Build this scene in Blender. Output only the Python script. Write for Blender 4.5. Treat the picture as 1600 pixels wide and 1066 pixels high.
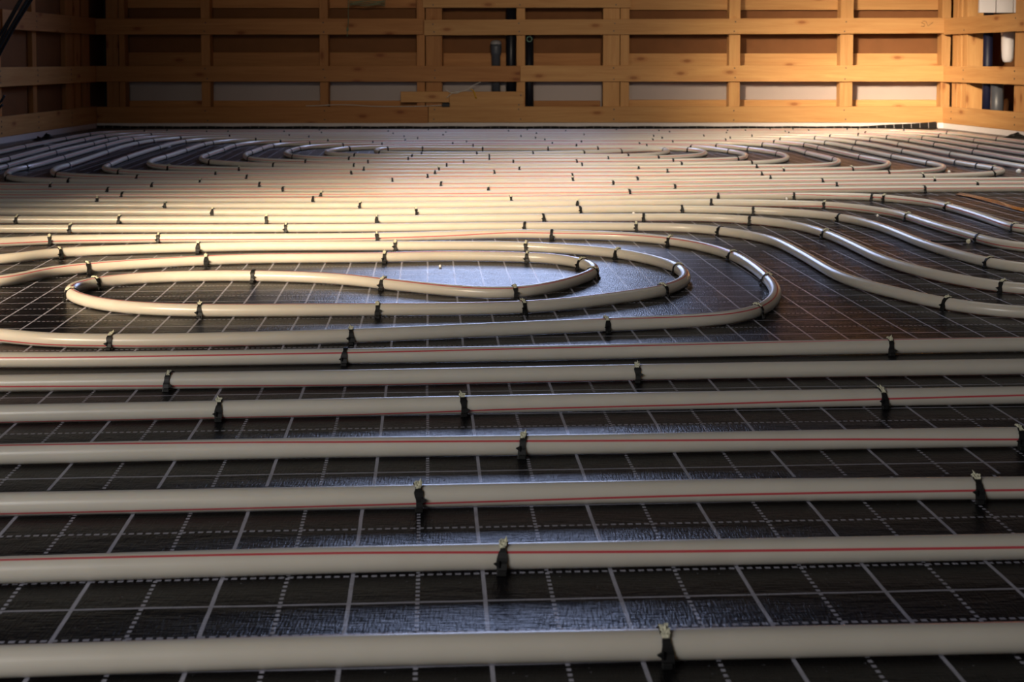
import bpy, bmesh, math, random
from mathutils import Vector, Matrix, noise
random.seed(7)
C = bpy.context.scene.collection
SC = bpy.context.scene
for o in list(bpy.data.objects): bpy.data.objects.remove(o)

# ------------------------------------------------------------------ camera
FPX, PPY, CAMH, YH = 2010.0, 200.0, 0.397, 94.0
PITCH = math.atan((PPY - YH) / FPX)
cam_d = bpy.data.cameras.new('camera'); cam = bpy.data.objects.new('camera', cam_d); C.objects.link(cam)
cam.location = (0, 0, CAMH); cam.rotation_euler = (math.pi/2 - PITCH, 0, 0)
cam_d.sensor_width = 36; cam_d.lens = FPX/1600*36
cam_d.shift_y = -(533 - PPY)/1600; cam_d.clip_start = 0.02
cam_d.dof.use_dof = True; cam_d.dof.focus_distance = 1.8; cam_d.dof.aperture_fstop = 18
SC.camera = cam

def pix(px, py, z=0.0105):
    """point of the photograph -> point of the place at height z"""
    a = (px-800)/FPX; b = -(py-PPY)/FPX
    d = Vector((a, math.cos(PITCH)+b*math.sin(PITCH), -math.sin(PITCH)+b*math.cos(PITCH)))
    t = (z-CAMH)/d.z
    return Vector((d.x*t, d.y*t, z))
def pixY(px, py, Y):
    a = (px-800)/FPX; b = -(py-PPY)/FPX
    d = Vector((a, math.cos(PITCH)+b*math.sin(PITCH), -math.sin(PITCH)+b*math.cos(PITCH)))
    t = Y/d.y
    return Vector((d.x*t, Y, CAMH+d.z*t))
def proj(p):
    y = p.y*math.cos(PITCH) - (p.z-CAMH)*math.sin(PITCH)
    u = p.y*math.sin(PITCH) + (p.z-CAMH)*math.cos(PITCH)
    return (800+FPX*p.x/y, PPY-FPX*u/y)

# ------------------------------------------------------------------ world, lights, exposure
w = bpy.data.worlds.new('world'); SC.world = w; w.use_nodes = True
w.node_tree.nodes['Background'].inputs[0].default_value = (0.62, 0.74, 1.0, 1)
w.node_tree.nodes['Background'].inputs[1].default_value = 0.1
SC.view_settings.view_transform = 'Standard'; SC.view_settings.look = 'None'
SC.view_settings.exposure = 0.0; SC.view_settings.gamma = 1
SC.view_settings.use_curve_mapping = False

def area(name, loc, target, sx, sy, power, col, spread=180):
    l = bpy.data.lights.new(name, 'AREA'); l.shape = 'RECTANGLE'; l.size = sx; l.size_y = sy
    l.energy = power; l.color = col; l.spread = math.radians(spread)
    o = bpy.data.objects.new(name, l); C.objects.link(o); o.location = loc
    o.rotation_euler = (Vector(target)-Vector(loc)).to_track_quat('-Z', 'Y').to_euler()
    return o
# daylight through the window of the back wall (above the picture)
area('sky_light', (-0.08, 7.70, 1.62), (-0.08, 3.4, 0.75), 1.45, 1.35, 42, (0.50, 0.62, 1.0), 150)
# low sun through the left-hand windows: one beam on the floor, one on the back right corner
area('sun_floor', (-2.36, 0.12, 1.20), (-0.66, 3.10, 0.0), 1.30, 0.60, 12.5, (1.0, 0.77, 0.51), 23)
area('sun_wall', (-2.34, 0.55, 2.05), (1.72, 7.5, 0.24), 2.0, 0.45, 18, (1.0, 0.80, 0.58), 12)
# soft daylight of the openings behind the camera
area('room_light', (-1.55, -0.75, 0.95), (-0.35, 1.3, 0.0), 1.1, 0.9, 8.8, (1.0, 0.965, 0.935), 100)

area('added_top_fill', (1.35, 4.1, 2.45), (1.35, 4.2, 0.0), 1.5, 1.8, 13, (1.0, 0.97, 0.92), 95)  # added overhead fill to lift the right-hand pipes, no ceiling lamp is known
area('added_wall_fill', (0.6, -1.8, 2.0), (0.9, 7.5, 0.35), 1.4, 0.7, 7, (1.0, 0.84, 0.66), 36)  # added warm fill to lift the back wall, in place of bounced sun

# ------------------------------------------------------------------ node helpers and materials
class NT:
    def __init__(s, name):
        s.m = bpy.data.materials.new(name); s.m.use_nodes = True
        s.t = s.m.node_tree; s.b = s.t.nodes['Principled BSDF']
    def n(s, typ, **kw):
        x = s.t.nodes.new(typ)
        for k, v in kw.items(): setattr(x, k, v)
        return x
    def put(s, sock, v):
        if isinstance(v, bpy.types.NodeSocket): s.t.links.new(v, sock)
        elif v is not None: sock.default_value = v
    def ma(s, op, a, b=None, c=None):
        x = s.n('ShaderNodeMath', operation=op); s.put(x.inputs[0], a)
        if b is not None: s.put(x.inputs[1], b)
        if c is not None: s.put(x.inputs[2], c)
        return x.outputs[0]
    def mix(s, f, a, b):
        x = s.n('ShaderNodeMix', data_type='RGBA'); s.put(x.inputs[0], f)
        s.put(x.inputs[6], a); s.put(x.inputs[7], b); return x.outputs[2]
    def noise(s, vec, scale, detail=3, rough=.5, dist=0):
        x = s.n('ShaderNodeTexNoise'); s.put(x.inputs['Vector'], vec)
        x.inputs['Scale'].default_value = scale; x.inputs['Detail'].default_value = detail
        x.inputs['Roughness'].default_value = rough; x.inputs['Distortion'].default_value = dist
        return x.outputs['Fac']
    def ramp(s, f, a, b):
        x = s.n('ShaderNodeMapRange'); s.put(x.inputs[0], f)
        x.inputs[1].default_value = a; x.inputs[2].default_value = b; return x.outputs[0]
    def scale(s, vec, sc):
        x = s.n('ShaderNodeVectorMath', operation='MULTIPLY'); s.put(x.inputs[0], vec)
        x.inputs[1].default_value = sc; return x.outputs[0]
    def add(s, a, b):
        x = s.n('ShaderNodeVectorMath', operation='ADD'); s.put(x.inputs[0], a); s.put(x.inputs[1], b); return x.outputs[0]
    def obj(s): return s.n('ShaderNodeTexCoord').outputs['Object']
    def bump(s, h, dist, strength=1):
        x = s.n('ShaderNodeBump'); x.inputs['Strength'].default_value = strength
        x.inputs['Distance'].default_value = dist; s.put(x.inputs['Height'], h)
        s.t.links.new(x.outputs[0], s.b.inputs['Normal'])
    def fin(s, col=None, rough=None, spec=None):
        s.put(s.b.inputs['Base Color'], col); s.put(s.b.inputs['Roughness'], rough)
        if spec is not None: s.b.inputs['Specular IOR Level'].default_value = spec
        return s.m

def plain(name, col, rough=.5, spec=.5, var=.12, sc=40, bump=0):
    t = NT(name); f = t.noise(t.obj(), sc, 3)
    c2 = tuple(min(1, c*(1+var)) for c in col)+(1,); c1 = tuple(c*(1-var) for c in col)+(1,)
    m = t.fin(t.mix(f, c1, c2), rough, spec)
    if bump: t.bump(f, bump)
    return m

def wood(name, base, dark, knot=True, grain=1.0):
    t = NT(name); oi = t.n('ShaderNodeObjectInfo')
    off = t.n('ShaderNodeCombineXYZ'); t.put(off.inputs[0], t.ma('MULTIPLY', oi.outputs['Random'], 37.0))
    t.put(off.inputs[1], t.ma('MULTIPLY', oi.outputs['Random'], 11.0))
    v = t.add(t.obj(), off.outputs[0])
    g = t.noise(t.scale(v, (1.3, 22, 22)), 1.6, 4, .6, .8)
    fine = t.noise(t.scale(v, (8, 260, 260)), 1.0, 3, .6)
    f = t.ma('ADD', t.ma('MULTIPLY', g, .75), t.ma('MULTIPLY', fine, .35))
    c = t.mix(t.ramp(f, .3, .8), base+(1,), dark+(1,))
    tone = t.ma('ADD', .86, t.ma('MULTIPLY', oi.outputs['Random'], .26))
    hs = t.n('ShaderNodeHueSaturation'); t.put(hs.inputs['Value'], tone); t.put(hs.inputs['Color'], c)
    hs.inputs['Saturation'].default_value = 1.0
    c = hs.outputs[0]
    if knot:
        sx = t.n('ShaderNodeSeparateXYZ'); t.put(sx.inputs[0], v); cb = t.n('ShaderNodeCombineXYZ')
        t.put(cb.inputs[0], t.ma('MULTIPLY', sx.outputs[0], 3.4)); t.put(cb.inputs[1], t.ma('MULTIPLY', t.ma('ADD', sx.outputs[2], sx.outputs[1]), 8.5))
        vo = t.n('ShaderNodeTexVoronoi', voronoi_dimensions='2D'); t.put(vo.inputs['Vector'], cb.outputs[0]); vo.inputs['Scale'].default_value = 1.0
        d = vo.outputs['Distance']
        sel = t.n('ShaderNodeSeparateColor'); t.put(sel.inputs[0], vo.outputs['Color'])
        on = t.ma('GREATER_THAN', sel.outputs[0], .62)
        k = t.ma('MULTIPLY', t.ma('SUBTRACT', 1.0, t.ramp(d, .05, .11)), on)
        ring = t.ma('MULTIPLY', t.ma('SUBTRACT', 1.0, t.ramp(t.ma('ABSOLUTE', t.ma('SUBTRACT', d, .12)), .0, .05)), on)
        c = t.mix(t.ma('MULTIPLY', ring, .35), c, (dark[0]*.9, dark[1]*.7, dark[2]*.6, 1))
        c = t.mix(t.ma('MULTIPLY', k, .75), c, (dark[0]*.55, dark[1]*.35, dark[2]*.3, 1))
    m = t.fin(c, .62, .25); t.bump(fine, .0006, .5)
    return m

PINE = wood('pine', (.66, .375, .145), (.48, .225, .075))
PINE_SHADE = wood('pine_shade', (.54, .255, .085), (.36, .145, .045))  # same pine, with the shade of the sunless side put into its colour
BROWN = plain('brown_hardboard', (.20, .085, .032), .8, .2, .15, 14)
WHITE_PANEL = plain('white_sheathing', (.43, .36, .325), .55, .35, .05, 6)
FOAM = plain('white_edge_foam', (.74, .68, .66), .7, .3, .05, 60, .001)
BLACK = plain('black_plastic', (.009, .009, .009), .55, .35, .3, 300)
BLACKPIPE = plain('black_pipe_plastic', (.008, .009, .014), .4, .4, .2, 20)
NAVY = plain('navy_plastic', (.006, .008, .03), .5, .4, .2, 20)
GREYP = plain('grey_pipe_plastic', (.07, .076, .09), .4, .5, .1, 20)
WHITEP = plain('white_pvc', (.74, .72, .74), .3, .5, .03, 20)
CREAM = plain('cream_foam_residue', (.72, .70, .52), .75, .3, .22, 700, .0006)
RAW = plain('raw_cable_sheath', (.62, .58, .50), .5, .4, .1, 80)
NAIL = plain('nail_steel', (.055, .045, .04), .45, .5, .2, 300)
GREEN = plain('green_cord', (.20, .22, .12), .7, .3, .3, 120)
YELLOW = plain('yellow_foam', (.62, .34, .03), .7, .3, .2, 120)
CONCRETE = plain('plaster', (.12, .105, .09), .85, .2, .1, 3)
CEIL = plain('ceiling_board', (.10, .08, .06), .85, .2, .1, 3)
BEAD = plain('polystyrene', (.92, .90, .86), .6, .4, .02, 300)

def cable_mat():
    t = NT('black_cable_sheath'); return t.fin((.012, .018, .03, 1), .22, .6)
CABLE = cable_mat()

def pipe_mat():
    t = NT('natural_pex_pipe')
    uv = t.n('ShaderNodeUVMap', uv_map='UVMap'); sp = t.n('ShaderNodeSeparateXYZ'); t.put(sp.inputs[0], uv.outputs[0])
    d = t.ma('ABSOLUTE', t.ma('SUBTRACT', t.ma('FRACT', t.ma('ADD', sp.outputs[0], .5)), .5))
    s = t.ma('SUBTRACT', 1.0, t.ramp(d, .012, .019))
    nz = t.noise(t.scale(t.obj(), (1, 1, 1)), 26, 3)
    base = t.mix(nz, (.61, .565, .485, 1), (.69, .645, .565, 1))
    halo = t.ma('MULTIPLY', t.ma('SUBTRACT', 1.0, t.ramp(d, .0, .045)), .14)
    c = t.mix(halo, base, (.72, .24, .22, 1))
    c = t.mix(t.ma('MULTIPLY', s, .88), c, (.56, .030, .055, 1))
    t.b.inputs['Subsurface Weight'].default_value = .55
    t.b.inputs['Subsurface Radius'].default_value = (.012, .009, .006)
    t.b.inputs['Subsurface Scale'].default_value = 1.0
    t.b.inputs['Coat Weight'].default_value = .12; t.b.inputs['Coat Roughness'].default_value = .12
    return t.fin(c, .30, .5)
PEX = pipe_mat()

def film_mat():
    t = NT('printed_black_film')
    sp = t.n('ShaderNodeSeparateXYZ'); t.put(sp.inputs[0], t.obj()); x, y = sp.outputs[0], sp.outputs[1]
    wob = t.noise(t.obj(), 2.2, 3); wobf = t.noise(t.obj(), 12, 2)
    wv = t.ma('ADD', t.ma('MULTIPLY', t.ma('SUBTRACT', wob, .5), .006), t.ma('MULTIPLY', t.ma('SUBTRACT', wobf, .5), .0022))
    y = t.ma('ADD', y, .021)
    v = t.ma('ADD', t.ma('SUBTRACT', y, t.ma('MULTIPLY', x, .054)), wv)
    # bands (print-free margins) and sheet overlaps every metre
    fr = t.ma('FRACT', t.ma('ADD', v, 10.0))
    band = t.ma('MULTIPLY', t.ma('GREATER_THAN', fr, .66), t.ma('LESS_THAN', fr, .715))
    seam = t.ma('LESS_THAN', t.ma('ABSOLUTE', t.ma('SUBTRACT', fr, .2115)), .0022)
    low = t.ma('LESS_THAN', v, 1.21)
    u = t.ma('ADD', t.ma('ADD', x, t.ma('MULTIPLY', y, .0657)), t.ma('ADD', t.ma('MULTIPLY', low, .0075), t.ma('MULTIPLY', wv, .6)))
    up = t.ma('DIVIDE', u, .05); ui = t.ma('ROUND', up)
    du = t.ma('MULTIPLY', t.ma('ABSOLUTE', t.ma('SUBTRACT', up, ui)), .05)
    uodd = t.ma('GREATER_THAN', t.ma('ABSOLUTE', t.ma('FRACT', t.ma('MULTIPLY', ui, .5))), .25)
    vp = t.ma('DIVIDE', t.ma('ADD', v, 1.002), .05); vi = t.ma('ROUND', vp)
    dv = t.ma('MULTIPLY', t.ma('ABSOLUTE', t.ma('SUBTRACT', vp, vi)), .05)
    vodd = t.ma('GREATER_THAN', t.ma('ABSOLUTE', t.ma('FRACT', t.ma('MULTIPLY', vi, .5))), .25)
    dash_v = t.ma('LESS_THAN', t.ma('FRACT', t.ma('ADD', 10.0, t.ma('DIVIDE', v, .00715))), .52)
    dash_u = t.ma('LESS_THAN', t.ma('FRACT', t.ma('ADD', 900.0, t.ma('DIVIDE', u, .00715))), .62)
    far = t.ma('GREATER_THAN', v, 1.66)
    lu_on = t.ma('MAXIMUM', t.ma('MAXIMUM', uodd, dash_v), far)
    lu = t.ma('MULTIPLY', t.ma('LESS_THAN', du, .00155), lu_on)
    lv_on = t.ma('MAXIMUM', vodd, dash_u)
    lvw = t.ma('ADD', .0014, t.ma('MULTIPLY', t.ma('SUBTRACT', 1.0, vodd), .0003))
    lv = t.ma('MULTIPLY', t.ma('MULTIPLY', t.ma('LESS_THAN', dv, lvw), lv_on), .88)
    fade = t.ma('ADD', .6, t.ma('MULTIPLY', t.noise(t.obj(), 30, 4), .5))
    ln = t.ma('MULTIPLY', t.ma('MULTIPLY', t.ma('MAXIMUM', lu, lv), t.ma('SUBTRACT', 1.0, band)), t.ma('MULTIPLY', t.ma('SUBTRACT', 1.0, seam), fade))
    # dust specks
    vo = t.n('ShaderNodeTexVoronoi'); t.put(vo.inputs['Vector'], t.obj()); vo.inputs['Scale'].default_value = 90
    dust = t.ma('MULTIPLY', t.ma('LESS_THAN', vo.outputs['Distance'], .055), .35)
    c = t.mix(t.ma('MAXIMUM', ln, dust), (.0045, .0045, .0055, 1), (.48, .48, .57, 1))
    # woven film: fine weave and stretched wrinkles
    weave = t.noise(t.scale(t.obj(), (520, 90, 1)), 1.0, 2)
    weave2 = t.noise(t.scale(t.obj(), (60, 420, 1)), 1.0, 2)
    wr = t.noise(t.scale(t.obj(), (5, 16, 1)), 1.0, 5, .6, .6)
    h = t.ma('ADD', t.ma('MULTIPLY', t.ma('ADD', weave, weave2), .16), wr)
    h = t.ma('ADD', h, t.ma('MULTIPLY', t.ma('LESS_THAN', fr, .2115), .06))
    m = t.fin(c, t.ma('ADD', .24, t.ma('MULTIPLY', weave, .14)), .27)
    t.bump(h, .0040, .75)
    return m
FILM = film_mat()

# ------------------------------------------------------------------ mesh helpers
def link(name, bm, mats, parent=None, smooth=False, loc=None):
    me = bpy.data.meshes.new(name); bmesh.ops.recalc_face_normals(bm, faces=bm.faces[:]); bm.to_mesh(me); bm.free()
    for m in (mats if isinstance(mats, (list, tuple)) else [mats]): me.materials.append(m)
    if smooth:
        for p in me.polygons: p.use_smooth = True
    o = bpy.data.objects.new(name, me); C.objects.link(o)
    if parent: o.parent = parent
    if loc is not None: o.location = loc
    return o
def tag(o, label=None, cat=None, group=None, kind=None):
    if label: o['label'] = label
    if cat: o['category'] = cat
    if group: o['group'] = group
    if kind: o['kind'] = kind
    return o
def empty(name, loc=(0, 0, 0), rz=0):
    o = bpy.data.objects.new(name, None); C.objects.link(o); o.location = loc; o.rotation_euler = (0, 0, rz)
    o.empty_display_size = .02; return o
def box(bm, a, b, bev=0):
    r = bmesh.ops.create_cube(bm, size=1); vs = r['verts']
    for v in vs:
        v.co = Vector([(a[i]+b[i])/2 + v.co[i]*(b[i]-a[i]) for i in range(3)])
    if bev:
        es = list({e for v in vs for e in v.link_edges})
        bmesh.ops.bevel(bm, geom=es, offset=bev, segments=1, affect='EDGES')
def struct(name, bm, m, parent=None):
    o = link(name, bm, m, parent)
    if not parent: o['kind'] = 'structure'
    return o
def tube(bm, pts, r, seg=10, cap=True, uvlay=None, psi=None):
    rings = []; n = len(pts); L = 0
    for i, p in enumerate(pts):
        a = pts[max(0, i-1)]; b = pts[min(n-1, i+1)]; t = (b-a).normalized()
        up = Vector((0, 0, 1)) if abs(t.z) < .95 else Vector((0, 1, 0))
        right = t.cross(up).normalized(); u2 = right.cross(t).normalized()
        rr = r[i] if isinstance(r, (list, tuple)) else r
        rings.append([bm.verts.new(p + (right*math.cos(2*math.pi*k/seg) + u2*math.sin(2*math.pi*k/seg))*rr) for k in range(seg)])
    for i in range(n-1):
        dl = (pts[i+1]-pts[i]).length
        for k in range(seg):
            k2 = (k+1) % seg
            f = bm.faces.new((rings[i][k], rings[i][k2], rings[i+1][k2], rings[i+1][k])); f.smooth = True
            if uvlay:
                a0 = k/seg; a1 = (k+1)/seg; p0 = psi[i]/(2*math.pi); p1 = psi[i+1]/(2*math.pi)
                for lo, (uu, vv) in zip(f.loops, ((a0-p0, L), (a1-p0, L), (a1-p1, L+dl), (a0-p1, L+dl))):
                    lo[uvlay].uv = (uu, vv)
        L += dl
    if cap:
        for rg in (rings[0], rings[-1]):
            try: bm.faces.new(rg)
            except ValueError: pass

def spline(pts, step):
    """centripetal Catmull-Rom through 2-D/3-D points (with a scalar carried along), evenly resampled"""
    P = [pts[0]] + pts + [pts[-1]]
    P[0] = (pts[0][0]*2 - pts[1][0], pts[0][1]); P[-1] = (pts[-1][0]*2 - pts[-2][0], pts[-1][1])
    out = []
    for i in range(1, len(P)-2):
        p0, p1, p2, p3 = [P[i+j][0] for j in (-1, 0, 1, 2)]
        t0 = 0; t1 = t0+max(1e-4, (p1-p0).length)**.5; t2 = t1+max(1e-4, (p2-p1).length)**.5; t3 = t2+max(1e-4, (p3-p2).length)**.5
        n = max(2, int((p2-p1).length/step)+1)
        for k in range(n):
            t = t1+(t2-t1)*k/n
            A1 = p0*((t1-t)/(t1-t0))+p1*((t-t0)/(t1-t0)); A2 = p1*((t2-t)/(t2-t1))+p2*((t-t1)/(t2-t1)); A3 = p2*((t3-t)/(t3-t2))+p3*((t-t2)/(t3-t2))
            B1 = A1*((t2-t)/(t2-t0))+A2*((t-t0)/(t2-t0)); B2 = A2*((t3-t)/(t3-t1))+A3*((t-t1)/(t3-t1))
            q = B1*((t2-t)/(t2-t1))+B2*((t-t1)/(t2-t1))
            s = P[i][1] + (P[i+1][1]-P[i][1])*k/n
            out.append((q, s))
    out.append(pts[-1])
    # even resample
    res = [out[0]]; acc = 0
    for a, b in zip(out, out[1:]):
        d = (b[0]-a[0]).length
        while acc + d >= step:
            f = (step-acc)/d; q = a[0].lerp(b[0], f); s = a[1]+(b[1]-a[1])*f
            res.append((q, s)); a = (q, s); d = (b[0]-a[0]).length; acc = 0
        acc += d
    res.append(out[-1])
    return res
def smooth_path(path, sig):
    n = len(path); k = int(sig*2.5)
    if k < 1: return path
    wts = [math.exp(-.5*(j/sig)**2) for j in range(-k, k+1)]
    out = []
    for i in range(n):
        kk = min(k, i, n-1-i)
        acc = Vector((0, 0, 0)); ws = 0
        for j in range(-kk, kk+1):
            w_ = wts[j+k]; acc += path[i+j][0]*w_; ws += w_
        out.append((acc/ws, path[i][1]))
    return out

# ------------------------------------------------------------------ the floor film
bm = bmesh.new()
nx, ny = 60, 100
X0, X1, Y0, Y1 = -2.6, 3.3, -2.4, 7.62
V = [[bm.verts.new((X0+(X1-X0)*i/nx, Y0+(Y1-Y0)*j/ny, 0)) for i in range(nx+1)] for j in range(ny+1)]
for j in range(ny):
    for i in range(nx): bm.faces.new((V[j][i], V[j][i+1], V[j+1][i+1], V[j+1][i]))
struct('floor', bm, FILM)

# ------------------------------------------------------------------ pipes
R = .0100; ZP = .0103
ALL = []   # (run name, point, tangent, screen x, y)
def P(*l):
    r = []
    for a in l:
        if len(a) == 3: r.append(Vector((a[1], a[2], ZP)))
        else: r.append(pix(a[0], a[1], ZP))
    return r
def W(x, y): return ('w', x, y)
def psi_from_t(pt, t, rightward=True):
    e = math.atan2(CAMH-ZP, pt.y); ph = e + math.asin(max(-1, min(1, t)))
    return ph if rightward else math.pi-ph
def make_pipe(name, label, runs, step, sig, seg, group=None):
    """runs: list of (run_name, points, psi list or single value)"""
    ctrl = []; rn = []
    for nm, pts, ps in runs:
        for i, p in enumerate(pts):
            s = ps if not isinstance(ps, (list, tuple)) else ps[min(i, len(ps)-1)]
            ctrl.append((p, s)); rn.append(nm)
    path = smooth_path(spline(ctrl, step), sig)
    bm = bmesh.new(); uv = bm.loops.layers.uv.new('UVMap')
    tube(bm, [p for p, s in path], R, seg, True, uv, [s for p, s in path])
    me = bpy.data.meshes.new(name); bm.to_mesh(me); bm.free(); me.materials.append(PEX)
    o = bpy.data.objects.new(name, me); C.objects.link(o)
    tag(o, label, 'pipe', group)
    # record samples for the clips, run decided by nearest control point order
    for i in range(1, len(path)-1):
        a, b = path[i][0], path[i+1][0]; m = max(1, int((b-a).length/.003)) if a.y < 4 else 4
        for k in range(m):
            p = a.lerp(b, k/m); ALL.append((None, p, (path[i+1][0]-path[i-1][0]).normalized(), *proj(p), o.name))
    return o, ctrl, rn, path
RUNS = []  # (run name, list of world points as polyline)
def reg(nm, pts): RUNS.append((nm, pts))

# --- near straight pipes: screen points of the centre line and visible height of the red stripe
near = [
 ('P1', [(0, 1034), (267, 1025), (533, 1016.5), (800, 1011.5), (1066, 1007), (1333, 1001.5), (1600, 996)], [1.0, 1.0, .99, 1.0, 1.0, 1.0, .97],
  'thick cream heating pipe nearest the camera, across the bottom of the picture'),
 ('P2', [(0, 891), (533, 874.7), (800, 869), (1066, 864), (1600, 854)], [.72, .5, .27, .1, -.07],
  'cream heating pipe second from the camera, red stripe along its upper side'),
 ('P3', [(0, 788), (533, 778), (800, 772), (1066, 767), (1600, 762.5)], [-.82, -.7, -.6, -.42, -.18],
  'cream heating pipe third from the camera, red stripe low on its front'),
 ('P4', [(0, 710), (533, 698.8), (800, 696), (1066, 691.5), (1333, 686.5), (1600, 682.5)], [.85, .5, .4, .2, 0, -.28],
  'cream heating pipe fourth from the camera'),
 ('P5', [(0, 647), (533, 636.6), (800, 631), (1066, 626), (1600, 617.6)], [-.9, -.86, -.6, -.5, 0],
  'cream heating pipe fifth from the camera'),
 ('P6', [(0, 599), (533, 591), (800, 586), (1066, 580.5), (1600, 573)], [-.4, -.85, -.9, -.97, -.97],
  'cream heating pipe sixth from the camera, plain front with stripe at the underside'),
]
for nm, pts, ts, lab in near:
    wp = P(*pts)
    d0 = (wp[0]-wp[1]); d1 = (wp[-1]-wp[-2])
    a = wp[0]+d0*((wp[0].x+2.2)/(-d0.x)); b = wp[-1]+d1*((2.3-wp[-1].x)/d1.x)
    pts3 = [a]+wp+[b]; ps = [psi_from_t(q, t) for q, t in zip(wp, ts)]
    ps = [ps[0]]+ps+[ps[-1]]
    make_pipe('heating_pipe', lab, [(nm, pts3, ps)], .03, 2.5, 28)
    reg(nm, pts3)

def D(x): return math.radians(x)
# --- the foreground spiral: P7, then back leg O2a, right turn, near leg O2b, left turn, inner leg, right turn, O3, left turn, O1, right turn, N18
p7 = [W(2.3, 1.83), (1600, 538), (1066, 547), (800, 552.5), (533, 556.5), (0, 562.5)]
turnA = [W(-.95, 1.66), W(-1.22, 1.74), W(-1.40, 2.0), W(-1.33, 2.28), W(-1.18, 2.43)]
o2a = [(0, 405.5), (92, 395), (200, 390), (310, 386.7), (400, 385), (617, 384.3), (800, 384.8), (900, 390), (967, 396.2), (1025, 407.5), (1057, 418)]
o2b = [(1070, 429), (1069, 440), (1050, 449), (1033, 455), (966, 465), (900, 473.3), (818, 480), (700, 482.7), (533, 484), (313, 485), (233, 482.7), (167, 476.7), (127, 468), (110, 460)]
o2c = [(109, 452), (122, 446.5), (143, 442.5), (200, 436), (267, 432.3), (397, 431), (533, 436), (600, 443.3), (666, 450), (733, 456), (803, 457.3), (866, 447.5), (910, 435)]
o3 = [(928, 426), (928, 418), (906, 411), (875, 405), (825, 402), (700, 399.8), (600, 402), (500, 403), (400, 404), (320, 407), (200, 413.5), (135, 418.5), (75, 425), (0, 440)]
turnB = [W(-1.08, 2.16), W(-1.15, 2.03), W(-1.07, 1.90), W(-.90, 1.835)]
o1 = [(0, 524), (60, 530.5), (175, 533), (350, 530.5), (533, 525.3), (800, 513.7), (948, 507.3), (1066, 502), (1133, 497.5), (1180, 487.5)]
n18 = [(1206, 472), (1212, 455), (1201, 438), (1175, 416), (1145, 399.5), (1100, 386), (1045, 376), (975, 369.5), (900, 367), (800, 365.5), (700, 368), (587, 370.7), (400, 372), (250, 372.5), (78, 375), (0, 378.7), W(-1.6, 2.66), W(-2.2, 2.60)]
WP = {k: P(*v) for k, v in dict(P7=p7, TA=turnA, O2a=o2a, O2b=o2b, O2c=o2c, O3=o3, TB=turnB, O1=o1, N18=n18).items()}
# stripe angle: 0 = right of travel, 90 = up, 180 = left of travel
t7 = [.95, .95, .7, .6, .4, .25]
psP7 = [psi_from_t(q, t, False) for q, t in zip(WP['P7'], t7)]
runs = [('P7', WP['P7'], psP7), ('TA', WP['TA'], [D(140), D(130), D(120), D(110), D(105)]),
        ('O2a', WP['O2a'], D(112)), ('O2b', WP['O2b'], [D(112)]*3+[D(100)]*6+[D(95)]*5),
        ('O2c', WP['O2c'], [D(62), D(60), D(70), D(80), D(88), D(86), D(78), D(64), D(54), D(50), D(50), D(58), D(64)]),
        ('O3', WP['O3'], [D(60), D(66), D(85), D(95), D(100), D(110), D(110), D(110), D(110), D(110), D(120), D(125), D(130), D(135)]),
        ('TB', WP['TB'], [D(110), D(60), D(10), D(-20)]),
        ('O1', WP['O1'], [D(-25), D(-28), D(-30), D(-45), D(-100), D(-230), D(-296), D(-310), D(-314), D(-314)]),
        ('N18', WP['N18'], [D(q-360) for q in [56, 74, 92, 112, 124, 130, 140, 150, 158, 156, 178, 185]+[190]*6])]
allp = make_pipe('heating_pipe', 'cream heating pipe coiled into the big oval loop in the middle foreground', runs, .018, 1.6, 24)
for k in ('P7', 'O2a', 'O2b', 'O2c', 'O3', 'O1', 'N18'): reg(k, WP[k])

# --- five pipes that run straight and bend towards the camera on the right
S = [
 ('N17', [W(-2.2, 2.90), (0, 357.9), (400, 356.9), (600, 356), (800, 353.8), (1000, 354.6), (1075, 356), (1127, 361), (1200, 373.5), (1247, 395), (1275, 411), (1314, 433.5), (1366, 450), (1433, 465), (1483, 476.7), (1600, 489), W(1.2, 1.925), W(2.3, 1.92)], -.97,
  'nearest of the five cream pipes that bend towards the camera on the right'),
 ('N16', [W(-2.2, 3.12), (0, 343.7), (400, 343.7), (600, 343.3), (800, 341.2), (1000, 339.8), (1100, 339.9), (1172, 343.7), (1237, 351), (1292, 366), (1337, 386), (1385, 408.7), (1450, 427.5), (1499, 438), (1568, 449), (1600, 453), W(1.3, 2.12), W(2.3, 2.1)], -.93,
  'second nearest of the five cream pipes bending towards the camera on the right'),
 ('N15', [W(-2.2, 3.30), (0, 331), (400, 332.3), (600, 332), (800, 330), (1000, 326.9), (1100, 327.2), (1200, 330), (1250, 333), (1315, 340), (1375, 354.5), (1445, 382), (1500, 399), (1547, 411), (1600, 420), W(1.4, 2.34), W(2.3, 2.3)], 1.0,
  'middle one of the five cream pipes bending towards the camera on the right'),
 ('N14', [W(-2.2, 3.42), (0, 321.3), (400, 322), (600, 321.5), (800, 319.7), (1000, 317.3), (1100, 316.8), (1200, 317.4), (1287, 320.3), (1325, 323.3), (1400, 334), (1462, 353), (1512, 367), (1600, 387.5), W(1.5, 2.58), W(2.3, 2.53)], -.55,
  'fourth nearest of the five cream pipes bending towards the camera on the right'),
 ('N13', [W(-2.2, 3.545), (0, 313.7), (400, 313.3), (600, 312.3), (800, 311.2), (1000, 309), (1200, 306.8), (1300, 306.5), (1365, 307.8), (1400, 311.5), (1437, 314.8), (1480, 323), (1525, 336), (1562, 348.5), (1600, 359.4), W(1.6, 2.85), W(2.3, 2.8)], .2,
  'farthest of the five cream pipes bending towards the camera on the right'),
]
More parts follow.
